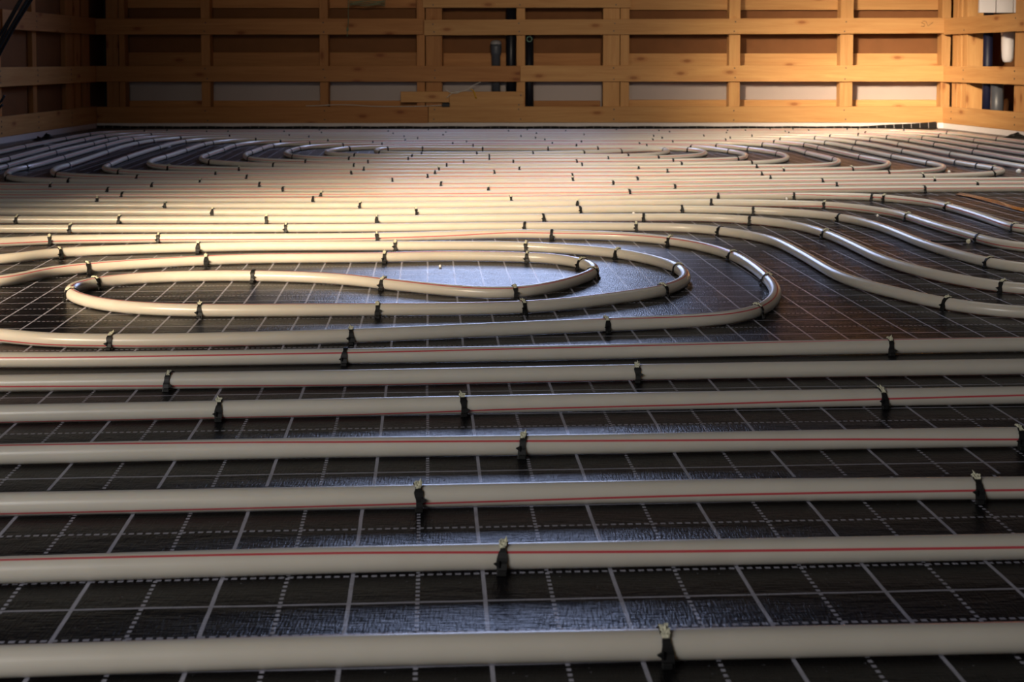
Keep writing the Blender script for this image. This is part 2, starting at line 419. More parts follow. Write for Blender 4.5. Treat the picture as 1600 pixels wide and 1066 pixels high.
for nm, pts, t, lab in S:
    wp = P(*pts); ps = [psi_from_t(q, t) for q in wp]
    if nm == 'N13': ps = [psi_from_t(q, .8 if q.x < .8 else .1) for q in wp]
    if nm == 'N14': ps = [psi_from_t(q, -.9 if q.x < .8 else -.3) for q in wp]
    make_pipe('heating_pipe', lab, [(nm, wp, ps)], .025, 2.0, 18)
    reg(nm, wp)

# --- the big double spiral in the back half of the room (one long pipe)
near_rows = {  # left to right
 1: [(587, 237.3), (600, 239.6), (625, 240.6), (700, 241), (800, 240.5), (900, 239.4), (950, 237.6), (1000, 234.8), (1030, 233.4), (1043, 234.6)],
 2: [(508, 238.8), (513, 240.6), (528, 242), (555, 243.2), (600, 244.6), (700, 245.2), (800, 244.8), (950, 244.4), (1012, 242.6), (1037, 239.6)],
 3: [(446, 240.3), (451, 243), (462, 245.2), (487, 247.5), (546, 248.9), (650, 249.6), (800, 249.3), (950, 248.6), (1029, 246.8), (1075, 244.5), (1098, 242)],
 4: [(383, 243.5), (386, 247.3), (402, 250.4), (450, 253), (478, 253.8), (600, 254.5), (800, 254), (1000, 252.6), (1112, 250.8), (1150, 249), (1163, 246.6)],
 5: [(315, 249.5), (321, 252.2), (337, 254.2), (400, 258), (427, 258.8), (600, 259.8), (800, 259.2), (1000, 257.8), (1172, 255), (1205, 253.2), (1224, 250.8)],
 6: [(232, 256), (240, 259.6), (265, 262.5), (325, 264.4), (374, 265.3), (600, 265.4), (800, 264.8), (1000, 263.2), (1200, 261), (1275, 259.5), (1303, 257)],
 7: [(162, 264.2), (175, 266.8), (188, 268.6), (200, 269.6), (262, 271.4), (337, 272), (600, 271.5), (800, 270.4), (1000, 269), (1221, 267), (1331, 264.8), (1362, 263.2), (1384, 260)],
 8: [(82, 270.2), (91, 273.5), (125, 276), (200, 278), (337, 278.2), (600, 277.5), (800, 276.4), (1000, 275), (1200, 273), (1386, 270.8), (1437, 268.8), (1469, 265.6)],
 9: [(10, 274), (19, 279.2), (50, 281.8), (106, 283.3), (313, 284.6), (600, 283.5), (800, 282.4), (1000, 281), (1200, 279), (1437, 276), (1500, 274.6), (1552, 271.4), (1568, 268.6)],
 10: [(0, 290.2), (79, 291), (238, 290.8), (400, 290), (800, 288.6), (1000, 287), (1200, 284.8), (1400, 283), (1600, 281.5)],
 11: [(0, 298), (400, 297.6), (800, 295.5), (1000, 294), (1200, 291.4), (1400, 289.2), (1600, 288)],
 12: [(0, 305.6), (400, 305.4), (800, 303), (1000, 301.2), (1200, 298.4), (1400, 295.8), (1600, 294.6)],
}
far_rows = {
 1: [(588, 234.6), (600, 232.8), (640, 232.8), (800, 233.3), (1000, 232.2), (1050, 232.2), (1085, 234.6), (1101, 237.4)],
 2: [(511, 237), (525, 233.9), (546, 232.2), (600, 230), (800, 228.6), (1000, 228.6), (1081, 229.8), (1112, 232.6), (1144, 237.2), (1162, 240.6)],
 3: [(447, 238.2), (455, 235.6), (467, 232), (487, 229.4), (534, 227.6), (700, 226), (900, 225.9), (1060, 226.3), (1120, 228), (1171, 232.8), (1204, 237.6), (1225, 242.6), (1230, 246.4)],
 4: [(384, 241), (399, 236.4), (409, 232.2), (426, 227.8), (450, 225.6), (520, 224.3), (700, 223.3), (950, 223), (1134, 223.4), (1192, 225.8), (1234, 231.6), (1262, 239.2), (1297, 247.6), (1311, 251.8)],
 5: [(314, 247), (324, 242.5), (347, 235), (364, 228.4), (400, 223.2), (450, 221.6), (700, 220.4), (1000, 220.2), (1150, 220), (1210, 221.8), (1257, 226), (1279, 230.8), (1344, 245.2), (1387, 254)],
 6: [(235, 252.6), (244, 249), (257, 245.8), (287.5, 236), (316, 226.6), (336, 222.8), (370, 219.8), (430, 218.3), (700, 217.4), (1000, 217), (1150, 216.9), (1237, 218.9), (1291, 223.3), (1335, 231.8), (1395, 244.6), (1450, 254.8), (1473, 259.4)],
 7: [(164, 261), (169, 258.7), (196, 247.3), (246, 231.4), (285, 221.6), (312, 218.6), (370, 216.4), (450, 215.4), (700, 214.8), (1000, 214.3), (1220, 213.9), (1274, 215.8), (1339, 222.8), (1412, 236.6), (1495, 253.8), (1527, 259.2), (1552, 263), (1566, 265.6)],
 8: [(83, 267), (88, 263.4), (106, 258.4), (165, 238.6), (190, 230), (216, 224), (239, 220.2), (281, 216.2), (350, 213.8), (500, 212.9), (1000, 212), (1250, 211.4), (1325, 214.6), (1362, 218), (1404, 225.4), (1486, 240.8), (1600, 261)],
 9: [(13, 269.4), (25, 264.2), (42, 261.6), (99, 246.6), (162, 228.4), (190, 221.4), (212, 217.4), (245, 214.3), (320, 211.9), (500, 211), (1000, 210), (1280, 209.4), (1342, 210.8), (1389, 214.4), (1422, 219), (1461, 226), (1521, 237.2), (1600, 251.2)],
 10: [(0, 262.6), (9, 260), (86, 238.4), (145, 224.8), (166, 219.6), (190, 215.4), (225, 212), (300, 209.7), (500, 209), (1000, 208.1), (1290, 207.5), (1350, 208.4), (1400, 211), (1443, 215.6), (1529, 229), (1600, 240)],
 11: [(0, 251.8), (12, 248.6), (75, 232), (131, 218.8), (158, 213.6), (190, 210.2), (260, 207.8), (500, 207), (1000, 206.2), (1330, 205.8), (1412, 207.8), (1470, 212), (1524, 219.4), (1600, 230.6)],
 12: [(0, 238), (37.5, 229.6), (100, 217.2), (135, 210.8), (165, 207.6), (220, 205.8), (500, 205), (1000, 204.4), (1320, 203.4), (1412, 204.6), (1481, 207.8), (1559, 217), (1600, 222.4)],
}
NR = {k: P(*v) for k, v in near_rows.items()}; FR = {k: P(*v) for k, v in far_rows.items()}
R9 = P(W(1.875, 4.50), W(1.86, 4.30), W(1.78, 4.18)); R10 = P(W(2.0, 4.65), W(2.01, 4.30), W(1.95, 4.10), W(1.82, 4.02)); R11 = P(W(2.15, 5.0), W(2.16, 4.25), W(2.09, 3.98), W(1.93, 3.88))
T10 = P(W(-1.85, 4.40), W(-1.82, 4.12), W(-1.71, 4.0)); T11 = P(W(-2.0, 4.6), W(-2.0, 4.15), W(-1.92, 3.90), W(-1.75, 3.82)); T12 = P(W(-2.15, 5.1), W(-2.14, 4.1), W(-2.06, 3.78), W(-1.9, 3.70))
rv = lambda l: l[::-1]
E12 = P(W(2.45, 3.3), W(2.45, 4.6)); E11 = P(W(2.31, 4.6), W(2.31, 3.3))
seq = [E12, rv(FR[12]), T12, NR[12], rv(R11), rv(FR[10]), T10, NR[10], rv(R9), rv(FR[8]), NR[8], rv(FR[6]), NR[6], rv(FR[4]), NR[4],
       rv(FR[2]), NR[2], rv(NR[1]), FR[1], rv(NR[3]), FR[3], rv(NR[5]), FR[5], rv(NR[7]), FR[7], rv(NR[9]), FR[9], R10, rv(NR[11]), rv(T11), FR[11], E11]
runs = []; rnd = random.Random(3)
base = 60
for i, s_ in enumerate(seq):
    rightward = s_[-1].x > s_[0].x
    # stripe seen mostly along the upper or lower edge, drifting slowly
    if len(s_) > 5:
        t0 = rnd.choice([.75, .4, -.55, .9, .2]); ps = [psi_from_t(q, t0, rightward) for q in s_]
    else: ps = [D(90)]*len(s_)
    runs.append(('c%d' % i, s_, ps))
make_pipe('heating_pipe', 'long cream heating pipe laid as a double spiral over the back half of the floor', runs, .03, 1.7, 12)
for k in NR: reg('N%d' % k, NR[k])
for k in FR: reg('F%d' % k, FR[k])

# ------------------------------------------------------------------ clips
def strap_bm(var, both=False):
    rr = random.Random(var); bm = bmesh.new()
    cz = ZP; Ro = R+.0017; Ri = R+.0004
    prof = []
    lean = rr.uniform(-.0035, .0035)
    N = 18
    angs = [math.radians(-8 + 196*k/N) for k in range(N+1)]  # from front-low (-Y) over the top
    pts = [(-.0126, .0004)] + [(-math.cos(a), math.sin(a)) for a in angs] + [(.0126, .0004)]
    L = len(pts)
    rows = []
    for i, (a, b) in enumerate(pts):
        if i == 0 or i == L-1:
            sy = -1 if i == 0 else 1
            o_ = (sy*.0136, .0002); i_ = (sy*.0112, .0002)
        else:
            o_ = (a*Ro, cz+b*Ro); i_ = (a*Ri, cz+b*Ri)
        f = i/(L-1)
        wdt = .0027 + .0007*math.sin(f*math.pi*5+var) + (.0009 if f < .3 else 0) - (.0005 if .4 < f < .6 else 0)
        off = lean*(f-.25)*1.2
        rows.append([bm.verts.new((off-wdt, o_[0], o_[1])), bm.verts.new((off+wdt, o_[0], o_[1])),
                     bm.verts.new((off+wdt, i_[0], i_[1])), bm.verts.new((off-wdt, i_[0], i_[1]))])
    for p, q in zip(rows, rows[1:]):
        for k in range(4): bm.faces.new((p[k], p[(k+1) % 4], q[(k+1) % 4], q[k]))
    bm.faces.new(rows[0]); bm.faces.new(rows[-1][::-1])
    return bm, lean
def barb_bm(var):
    rr = random.Random(var+50); bm = bmesh.new(); s = rr.choice([-1, 1])
    z0 = rr.uniform(.004, .008)
    a = [(.0022*s, -.0135, z0), (.0068*s, -.0142, z0+.0035), (.0022*s, -.0135, z0+.0055)]
    v1 = [bm.verts.new(p) for p in a]; v2 = [bm.verts.new((p[0], p[1]+.0022, p[2])) for p in a]
    bm.faces.new(v1); bm.faces.new(v2[::-1])
    for k in range(3): bm.faces.new((v1[k], v1[(k+1) % 3], v2[(k+1) % 3], v2[k]))
    # small foot that plugs into the floor
    box(bm, (-.0036, -.0150, 0), (.0036, -.0118, .0042), .0006)
    return bm
def crumb_bm(var, size=1.0):
    """crumpled foam scrap draped over the crown of the clip, with a ragged tip"""
    rr = random.Random(var+90); bm = bmesh.new()
    N = 9; M = 4; rows = []
    a0 = rr.uniform(38, 62); a1 = rr.uniform(112, 135)
    for i in range(N+1):
        a = math.radians(a0+(a1-a0)*i/N); row = []
        for j in range(M+1):
            wx = (-.0030+.0060*j/M)*size*(1 - .3*abs(i/N-.5))
            r_ = R+.0020+rr.uniform(0, .0016)*size
            row.append(bm.verts.new((wx+rr.uniform(-.0006, .0006), -math.cos(a)*r_, ZP+math.sin(a)*r_)))
        rows.append(row)
    for p, q in zip(rows, rows[1:]):
        for j in range(M): bm.faces.new((p[j], p[j+1], q[j+1], q[j]))
    r = bmesh.ops.extrude_face_region(bm, geom=bm.faces[:])
    for v in r['geom']:
        if isinstance(v, bmesh.types.BMVert):
            d = Vector((0, v.co.y, v.co.z-ZP)).normalized(); v.co += d*-.0013
    for q in range(rr.choice([1, 1, 2])):
        x = rr.uniform(-.003, .003); a = math.radians(rr.uniform(60, 120)); h = rr.uniform(.002, .0055)*size
        b = Vector((x, -math.cos(a)*(R+.0018), ZP+math.sin(a)*(R+.0018)))
        tip = b+Vector((rr.uniform(-.004, .004), rr.uniform(-.001, .004), h))
        ring = [bm.verts.new(b+Vector((math.cos(t)*.0016, math.sin(t)*.0012, 0))) for t in (0, 1.6, 3.1, 4.7)]
        tp = bm.verts.new(tip); bm.faces.new(ring)
        for k in range(4): bm.faces.new((ring[k], ring[(k+1) % 4], tp))
    return bm
def mesh_of(bm, name, mats):
    bmesh.ops.recalc_face_normals(bm, faces=bm.faces[:]); me = bpy.data.meshes.new(name); bm.to_mesh(me); bm.free()
    for m in mats: me.materials.append(m)
    return me
STR = []; BAR = []; CRU = []; SMALL = []
for v in range(5):
    b, _ = strap_bm(v); STR.append(mesh_of(b, 'strap', [BLACK]))
    BAR.append(mesh_of(barb_bm(v), 'barb', [BLACK]))
    CRU.append(mesh_of(crumb_bm(v, 1.0 if v != 2 else .75), 'foam_residue', [CREAM]))
    b, _ = strap_bm(v+7); SMALL.append(mesh_of(b, 'pipe_clip', [BLACK]))

def reg8(x0, y0, l): return [(x0+a/8, y0+b/8) for a, b in l]
ties = []
ties += reg8(0, 190, [(295, 320), (800, 215), (1110, 165), (595, 340), (95, 470), (1045, 235), (1295, 185), (70, 560), (685, 390), (1160, 285), (1330, 240), (1450, 210), (345, 590), (785, 460), (1310, 310), (850, 550), (1320, 385), (130, 690), (730, 660), (855, 740), (1500, 635), (1355, 550), (1570, 460)])
ties += reg8(200, 190, [(60, 235), (285, 165), (650, 210), (125, 285), (310, 245), (375, 330), (700, 250), (705, 365), (930, 290), (1045, 270), (460, 450), (1180, 360), (1310, 300), (1000, 430), (515, 580), (1030, 510), (1260, 140), (1270, 200), (1590, 225), (120, 710), (1390, 605), (1095, 655), (1480, 705), (905, 750), (305, 795), (1545, 400), (1515, 470), (215, 135), (495, 115), (990, 130)])
ties += reg8(400, 190, [(305, 250), (60, 345), (205, 310), (675, 280), (540, 345), (430, 375), (485, 430), (665, 210), (905, 240), (1075, 305), (1170, 350), (1465, 270), (1580, 300), (1170, 465), (1245, 420), (1575, 380), (1410, 515), (220, 560), (625, 505), (1240, 555), (1365, 600), (1190, 655), (410, 180), (360, 135), (800, 120), (825, 150)])
ties += reg8(600, 190, [(250, 205), (268, 248), (418, 225), (740, 180), (775, 148), (1560, 125), (45, 345), (487, 345), (480, 400), (865, 295), (1025, 268), (1105, 322), (1222, 352), (1162, 395), (1310, 428), (1328, 460), (347, 435), (297, 460), (992, 505), (790, 553), (688, 595), (637, 645), (542, 697), (97, 745), (1377, 648), (55, 130), (115, 160), (550, 120)])
ties += reg8(800, 190, [(185, 105), (297, 155), (105, 198), (300, 215), (417, 245), (500, 297), (445, 350), (250, 388), (668, 135), (893, 172), (862, 270), (803, 320), (880, 385), (1077, 348), (1360, 380), (1432, 430), (1203, 467), (800, 498), (858, 545), (10, 500), (96, 600), (745, 685), (748, 733), (1560, 728), (1585, 588), (1300, 118), (1597, 288)])
ties += reg8(1000, 190, [(237, 135), (367, 150), (175, 190), (275, 212), (152, 238), (410, 262), (85, 312), (792, 185), (1088, 120), (1072, 162), (1130, 208), (1072, 235), (1320, 132), (1395, 182), (965, 300), (655, 320), (605, 370), (1120, 375), (1370, 345), (1540, 290), (310, 360), (228, 465), (405, 505), (507, 545), (345, 628), (1200, 470), (1385, 525), (1445, 580), (1525, 662)])
ties += reg8(1200, 190, [(20, 115), (215, 142), (255, 160), (305, 97), (510, 122), (985, 110), (1120, 88), (1230, 140), (1135, 160), (793, 172), (595, 205), (160, 220), (77, 260), (462, 300), (270, 345), (730, 270), (630, 335), (480, 400), (120, 405), (1300, 225), (1120, 265), (1075, 335), (1155, 450), (1555, 445), (1500, 195), (795, 490), (170, 615), (1045, 595), (1490, 645), (680, 740), (20, 695)])
ties += reg8(1400, 190, [(105, 125), (650, 140), (555, 175), (345, 205), (1275, 220), (995, 235), (175, 240), (490, 295), (1035, 320), (40, 290), (975, 385), (695, 410), (100, 375), (760, 510), (1025, 550), (1235, 590), (400, 530), (1195, 650), (320, 685), (475, 740)])
ties += reg8(0, 270, [(635, 175), (1355, 222), (1530, 290), (1215, 350), (225, 595), (1490, 595), (885, 700)])
ties += reg8(200, 270, [(305, 165), (475, 425), (1060, 495)])
ties += reg8(400, 270, [(50, 165), (342, 215), (825, 270), (715, 345), (1297, 410), (142, 590), (1512, 590), (375, 690)])
ties += reg8(600, 270, [(715, 145), (1305, 195), (1587, 325), (403, 490)])
ties += reg8(800, 270, [(1265, 135), (1470, 245), (820, 385), (848, 465), (395, 570), (158, 665), (490, 760), (1548, 665)])
ties += reg8(1000, 270, [(437, 180), (970, 295), (882, 370), (522, 450), (45, 560), (1427, 465), (1380, 590), (1015, 730)])
ties += reg8(1200, 270, [(845, 150), (312, 290), (705, 410), (910, 570), (1310, 300), (1460, 320), (730, 770)])
ties += reg8(1400, 270, [(1005, 140), (350, 215), (650, 430), (150, 570), (1485, 690)])
ties += [(78, 374), (250, 372), (589, 371), (93, 396), (310, 386), (618, 384), (821, 386), (967, 396), (1047, 376), (1146, 400), (1200, 438),
         (1181, 486), (1062, 420), (1035, 457), (136, 417), (320, 405), (602, 402), (825, 402), (910, 413), (928, 428), (147, 443), (110, 461), (397, 430),
         (601, 443), (803, 458), (314, 486), (588, 482), (818, 480), (174, 533), (547, 524), (948, 508), (540, 556), (1390, 541), (266, 595), (995, 582),
         (345, 641), (721, 631), (1375, 622), (820, 695), (1592, 683), (655, 775), (1527, 763), (784, 869), (1036, 1007), (1482, 476), (1547, 411), (1568, 449), (1531, 372)]

def run_of(p):
    best = (9e9, None)
    for nm, pts in RUNS:
        for a, b in zip(pts, pts[1:]):
            ab = b-a; t = max(0, min(1, (p-a).dot(ab)/ab.length_squared)); d = (a+ab*t-p).length_squared
            if d < best[0]: best = (d, nm)
    return best[1]
ORD = ['first', 'second', 'third', 'fourth', 'fifth', 'sixth', 'seventh', 'eighth', 'ninth', 'tenth', 'eleventh', 'twelfth', 'thirteenth', 'fourteenth', 'fifteenth', 'sixteenth']
ORD += ['seventeenth', 'eighteenth', 'nineteenth', 'twentieth', 'twenty-first', 'twenty-second', 'twenty-third']
DESC = {'P1': 'the pipe nearest the camera', 'P7': 'the seventh straight pipe from the camera',
        'O2a': "the oval coil's middle back leg", 'O2b': "the oval coil's middle front leg", 'O2c': "the oval coil's innermost front leg",
        'O3': "the oval coil's innermost back leg", 'O1': "the oval coil's outermost front leg", 'N18': "the oval coil's outermost back leg",
        'N13': 'the farthest of the five bending pipes', 'N14': 'the fourth nearest of the five bending pipes', 'N15': 'the middle one of the five bending pipes',
        'N16': 'the second nearest of the five bending pipes', 'N17': 'the nearest of the five bending pipes'}
for k in range(2, 7): DESC['P%d' % k] = 'the %s straight pipe from the camera' % ORD[k-1]
for k in range(1, 13): DESC['F%d' % k] = ("the spiral's far row next to the back wall" if k == 12 else "the spiral's far row, %s from the back wall" % ORD[12-k])
for k in range(1, 13): DESC['N%d' % k] = ("the spiral's near row closest to the camera" if k == 12 else "the spiral's near row, %s from the camera" % ORD[12-k])
placed = []
for (tx, ty) in ties:
    best = None
    for s in ALL:
        dx = (s[3]-tx); dy = (s[4]-ty)
        if abs(dx) > 14 or abs(dy) > 14: continue
        d = (dx*.35)**2+dy*dy if ty < 300 else dx*dx*.6+dy*dy
        if best is None or d < best[0]: best = (d, s)
    if best is None: print('no pipe for clip', tx, ty); continue
    s = best[1]
    if any((s[1]-q[0]).length < .02 for q in placed): continue
    placed.append((s[1], s[2], tx, ty, run_of(s[1])))
byrun = {}
for q in placed: byrun.setdefault(q[4], []).append(q)
NOCREAM = {(540, 556), (397, 430)}
cnt = 0
for rn_, lst in byrun.items():
    lst.sort(key=lambda q: q[2])
    for i, (p, tg, tx, ty, _) in enumerate(lst):
        ang = math.atan2(tg.y, tg.x)
        if Vector((math.sin(ang), -math.cos(ang))).dot(Vector((-p.x, -p.y))) < 0: ang += math.pi
        ang += random.uniform(-.12, .12)
        if len(lst) == 1: lab = 'black pipe clip, the only one on ' + DESC[rn_]
        else: lab = 'black pipe clip, %s from left on %s' % (ORD[i] if i else 'first', DESC[rn_])
        v = random.randrange(5)
        loc = (p.x, p.y, 0)
        if ty > 262:
            e = empty('pipe_clip', loc, ang)
            o = bpy.data.objects.new('strap', STR[v]); C.objects.link(o); o.parent = e
            o = bpy.data.objects.new('barb', BAR[random.randrange(5)]); C.objects.link(o); o.parent = e
            if (tx, ty) not in NOCREAM and (ty > 372 or random.random() < .45):
                o = bpy.data.objects.new('foam_residue', CRU[random.randrange(5)]); C.objects.link(o); o.parent = e
                o['label'] = 'cream foam scrap stuck on the clip'
        else:
            e = bpy.data.objects.new('pipe_clip', SMALL[v]); C.objects.link(e); e.location = loc; e.rotation_euler = (0, 0, ang)
        tag(e, lab, 'clip', 'black clips holding the heating pipes'); cnt += 1
print('clips', cnt)

# ------------------------------------------------------------------ walls, framing
YB = 7.50            # front of the battens on the back wall
def board(name, A, B, h, th, mat, label, cat='board', group=None, nails=(), nin=None, flat=True):
    """a board from A to B (its lower front edge), height h, thickness th away from the viewer side; local X runs along the board"""
    A = Vector(A); B = Vector(B); L = (B-A).length
    bm = bmesh.new(); box(bm, (0, 0, 0), (L, th, h), .0015)
    o = link(name, bm, mat); o.location = A
    d = (B-A).normalized(); o.rotation_euler = (0, -math.asin(d.z), math.atan2(d.y, d.x))
    tag(o, label, cat, group)
    for k, (s, z) in enumerate(nails):
        bm = bmesh.new(); r = bmesh.ops.create_cone(bm, cap_ends=True, segments=8, radius1=.0042, radius2=.0042, depth=.0016)
        bmesh.ops.rotate(bm, verts=bm.verts[:], matrix=Matrix.Rotation(math.pi/2, 3, 'X'))
        n = link('nail_head', bm, NAIL, o); n.location = (s, -.0004, z)
    return o
def stud(name, x0, x1, y0, y1, z0, z1, mat, label, group=None):
    """an upright post; the mesh lies along local X (grain) and is stood up"""
    bm = bmesh.new(); box(bm, (0, -(x1-x0)/2, -(y1-y0)/2), (z1-z0, (x1-x0)/2, (y1-y0)/2), .0015)
    o = link(name, bm, mat); o.location = ((x0+x1)/2, (y0+y1)/2, z0)
    o.rotation_euler = (0, -math.pi/2, 0)
    # after the turn: local X -> up, local Z -> world -X... swap extents accordingly
    me = o.data
    for v in me.vertices:
        a, b, c = v.co; v.co = (a, c, -b) if False else (a, b, c)
    o.rotation_euler = Matrix(((0, 1, 0), (0, 0, 1), (1, 0, 0))).to_euler()
    return tag(o, label, 'post', group)
BX = lambda px: pixY(px, 150, YB).x
BZ = lambda py: pixY(800, py, YB).z
ZT = 2.55
# sheathing behind the studs
YS = 7.632
WX0, WX1, WZ0, WZ1 = -.93, .77, .92, 2.30     # window opening
def wall_rect(name, x0, x1, y0, y1, z0, z1, m):
    bm = bmesh.new(); box(bm, (x0, y0, z0), (x1, y1, z1)); return struct(name, bm, m)
bm = bmesh.new()
SL = BX(165)
box(bm, (SL, YS, .30), (2.80, YS+.03, WZ0)); box(bm, (-2.62, YS, WZ0), (WX0, YS+.03, ZT)); box(bm, (WX1, YS, WZ0), (2.80, YS+.03, ZT)); box(bm, (WX0, YS, WZ1), (WX1, YS+.03, ZT))
struct('wall_back', bm, BROWN)
bm = bmesh.new(); box(bm, (SL, YS-.004, 0), (2.80, YS+.03, .30))
for i, x in enumerate([-1.95, -.96, .28, 1.52, 2.6]): pass
wp_ = struct('wall_back', bm, WHITE_PANEL); wp_.name = 'wall_back_lower'
wp_.name = 'trim_1'
bm = bmesh.new(); box(bm, (-2.75, 7.80, 0), (-2.2, 7.83, 1.0)); box(bm, (SL, YS+.03, 0), (SL+.02, 7.83, 1.0)); box(bm, (-2.75, 7.66, .98), (SL+.02, 7.83, 1.0)); struct('trim_30', bm, plain('gap_shade', (.02, .024, .022), .7, .2))  # added dark box behind the corner gap, its shade put into the colour
# window in the upper part
bm = bmesh.new()
for a, b in (((WX0, 7.5, WZ0), (WX1, 7.66, WZ0+.06)), ((WX0, 7.5, WZ1-.06), (WX1, 7.66, WZ1)), ((WX0, 7.5, WZ0+.06), (WX0+.06, 7.66, WZ1-.06)), ((WX1-.06, 7.5, WZ0+.06), (WX1, 7.66, WZ1-.06)), ((-.11, 7.56, WZ0+.06), (-.05, 7.62, WZ1-.06))):
    box(bm, a, b, .002)
struct('window_1', bm, WHITEP)

def nails_for(x0, studs, h=.09):
    r = []
    for sx in studs:
        for dz in (.018, h-.02):
            r.append((sx-x0+random.uniform(-.008, .008), dz+random.uniform(-.006, .006)))
    return r
SX = [BX(p) for p in (322, 507, 678, 812, 960, 1148, 1320)]
def bb(px0, px1, pyt, pyb, y=YB, th=.022, mat=PINE, name='wall_batten', label='', nl=None, dy=0, **k):
    x0 = pixY(px0, 150, y).x; x1 = pixY(px1, 150, y).x; zb = pixY(800, pyb, y).z; zt = pixY(800, pyt, y).z
    st = [s for s in SX if x0+.02 < s < x1-.02] if nl is None else nl
    return board(name, (x0, y, zb), (x1, y, zb+dy), zt-zb, th, mat, label, nails=nails_for(x0, st, zt-zb), **k)
bb(150, 668.5, 167, 192.5, mat=PINE_SHADE, label='bottom wooden batten on the left half of the back wall')
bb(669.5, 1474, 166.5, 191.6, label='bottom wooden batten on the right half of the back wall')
bb(150, 812.5, 103, 127.8, mat=PINE_SHADE, label='second batten from the floor on the left half of the back wall')
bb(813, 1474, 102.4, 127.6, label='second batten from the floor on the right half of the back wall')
bb(150, 661.5, 29, 54, mat=PINE_SHADE, label='third batten from the floor on the left half of the back wall')
bb(663, 1476, 31, 55.3, label='third batten from the floor on the right half of the back wall', dy=.012)
bb(661, 985, -12, 12, label='short batten at the top middle of the picture on the back wall')
bb(626, 701.5, 143.2, 160, y=YB-.001, label='short wooden offcut nailed above the bottom batten, left piece', nl=[])
bb(702, 818.5, 143.2, 167, y=YB-.001, label='wider short board nailed above the bottom batten, right piece', nl=[BX(812)])
# recessed horizontal boards behind the studs
YR = 7.602
for (a, b, pt, pb, m, lab) in ((196, 652, 82, 112, PINE_SHADE, 'recessed board behind the studs, middle height, left of the double post'),
                               (693, 938, 83, 112, PINE_SHADE, 'recessed board behind the studs, middle height, by the black pipes'),
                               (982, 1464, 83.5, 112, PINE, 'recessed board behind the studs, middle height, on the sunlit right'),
                               (196, 652, -14, 12.5, PINE_SHADE, 'recessed board behind the studs at the top left'),
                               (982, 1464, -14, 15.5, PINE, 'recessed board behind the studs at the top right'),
                               (196, 652, 157.5, 182, PINE_SHADE, 'recessed low board behind the studs on the left'),
                               (834, 938, 157.5, 182, PINE_SHADE, 'recessed low board behind the studs, short middle piece'),
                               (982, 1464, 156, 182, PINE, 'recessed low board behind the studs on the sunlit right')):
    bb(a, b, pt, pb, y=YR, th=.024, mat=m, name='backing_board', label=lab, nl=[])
# studs
def bs(px0, px1, lab, mat=PINE, y0=YB+.022, y1=7.600, z0=.03, z1=.80):
    x0 = pixY(px0, 150, y0).x; x1 = pixY(px1, 150, y0).x
    return stud('wall_stud', x0, x1, y0, y1, z0, z1, mat, lab)
bs(167, 186, 'upright post at the left end of the back wall', PINE_SHADE)
bs(187, 196, 'thin upright beside the left end post of the back wall', PINE_SHADE)
bs(315, 329, 'narrow wall stud, first full one from the left corner on the back wall', PINE_SHADE)
bs(500, 513, 'narrow wall stud second from the left corner on the back wall', PINE_SHADE)
bs(651.5, 664, 'pale stud forming the left half of the double post', PINE_SHADE)
bs(665.5, 691, 'wide reddish stud forming the right half of the double post', PINE_SHADE, y0=YB+.026)
bs(807, 820.5, 'narrow wall stud between the black pipes', PINE)
bs(942, 968, 'wide stud of the pair right of the black pipes')
bs(969, 983, 'narrow stud of the pair right of the black pipes')
bs(1138.5, 1156, 'sunlit stud on the back wall, second from the right corner')
bs(1312, 1332, 'brightly sunlit stud nearest the right corner on the back wall')
bs(1470, 1484, 'corner post at the right end of the back wall')

# left wall: runs along Y at x = XL
XL = -2.42
LZ = lambda px: 2010*(-XL)/(800-px)   # depth where the wall face is seen at column px
def lw(px0, px1): return sorted((LZ(px0), LZ(px1)))
bm = bmesh.new(); box(bm, (XL-.075, -2.4, 0), (XL-.05, 7.81, ZT)); struct('wall_left', bm, BROWN)
def lboard(z0, z1, y0, y1, mat, lab, nails=()):
    # face looks to +X: run from far to near so that local +Y points away (to -X)
    return board('wall_batten', (XL, y0, z0), (XL, y1, z0), z1-z0, .022, mat, lab, nails=nails) 
nl = lambda y0, ys: [(y-y0, z) for y in ys for z in (.02, .05, .075)]
LY = [6.09, 6.57, 7.07]
lboard(.031, .128, 3.2, 7.49, PINE, 'bottom batten along the left wall', nl(3.2, LY))
lboard(.270, .363, 3.2, 7.49, PINE, 'second batten from the floor along the left wall', nl(3.2, LY))
lboard(.545, .640, 6.13, 7.49, PINE_SHADE, 'third batten from the floor along the left wall, far piece', nl(6.13, LY[1:]))
lboard(.545, .640, 3.2, 6.10, PINE_SHADE, 'third batten from the floor along the left wall, near piece at the picture edge', nl(3.2, LY[:1]))
def lstud(px0, px1, lab, mat=PINE_SHADE):
    a, b = lw(px0, px1); return stud('wall_stud', XL-.049, XL-.023, a, b, .03, .95, mat, lab)
lstud(-8, 10, 'stud of the left wall at the picture edge')
lstud(59, 65, 'thin stud in the middle of the left wall')
lstud(110, 122, 'stud of the left wall third from the corner')
lstud(124, 133, 'stud of the left wall second from the corner')
lstud(136, 147, 'stud of the left wall closest to the corner')
for i, y in enumerate((5.5, 4.9, 4.3, 3.7)): 
    bm = bmesh.new(); box(bm, (XL-.049, y, .03), (XL-.023, y+.045, .95)); struct('trim_%d' % (i+2), bm, PINE_SHADE)

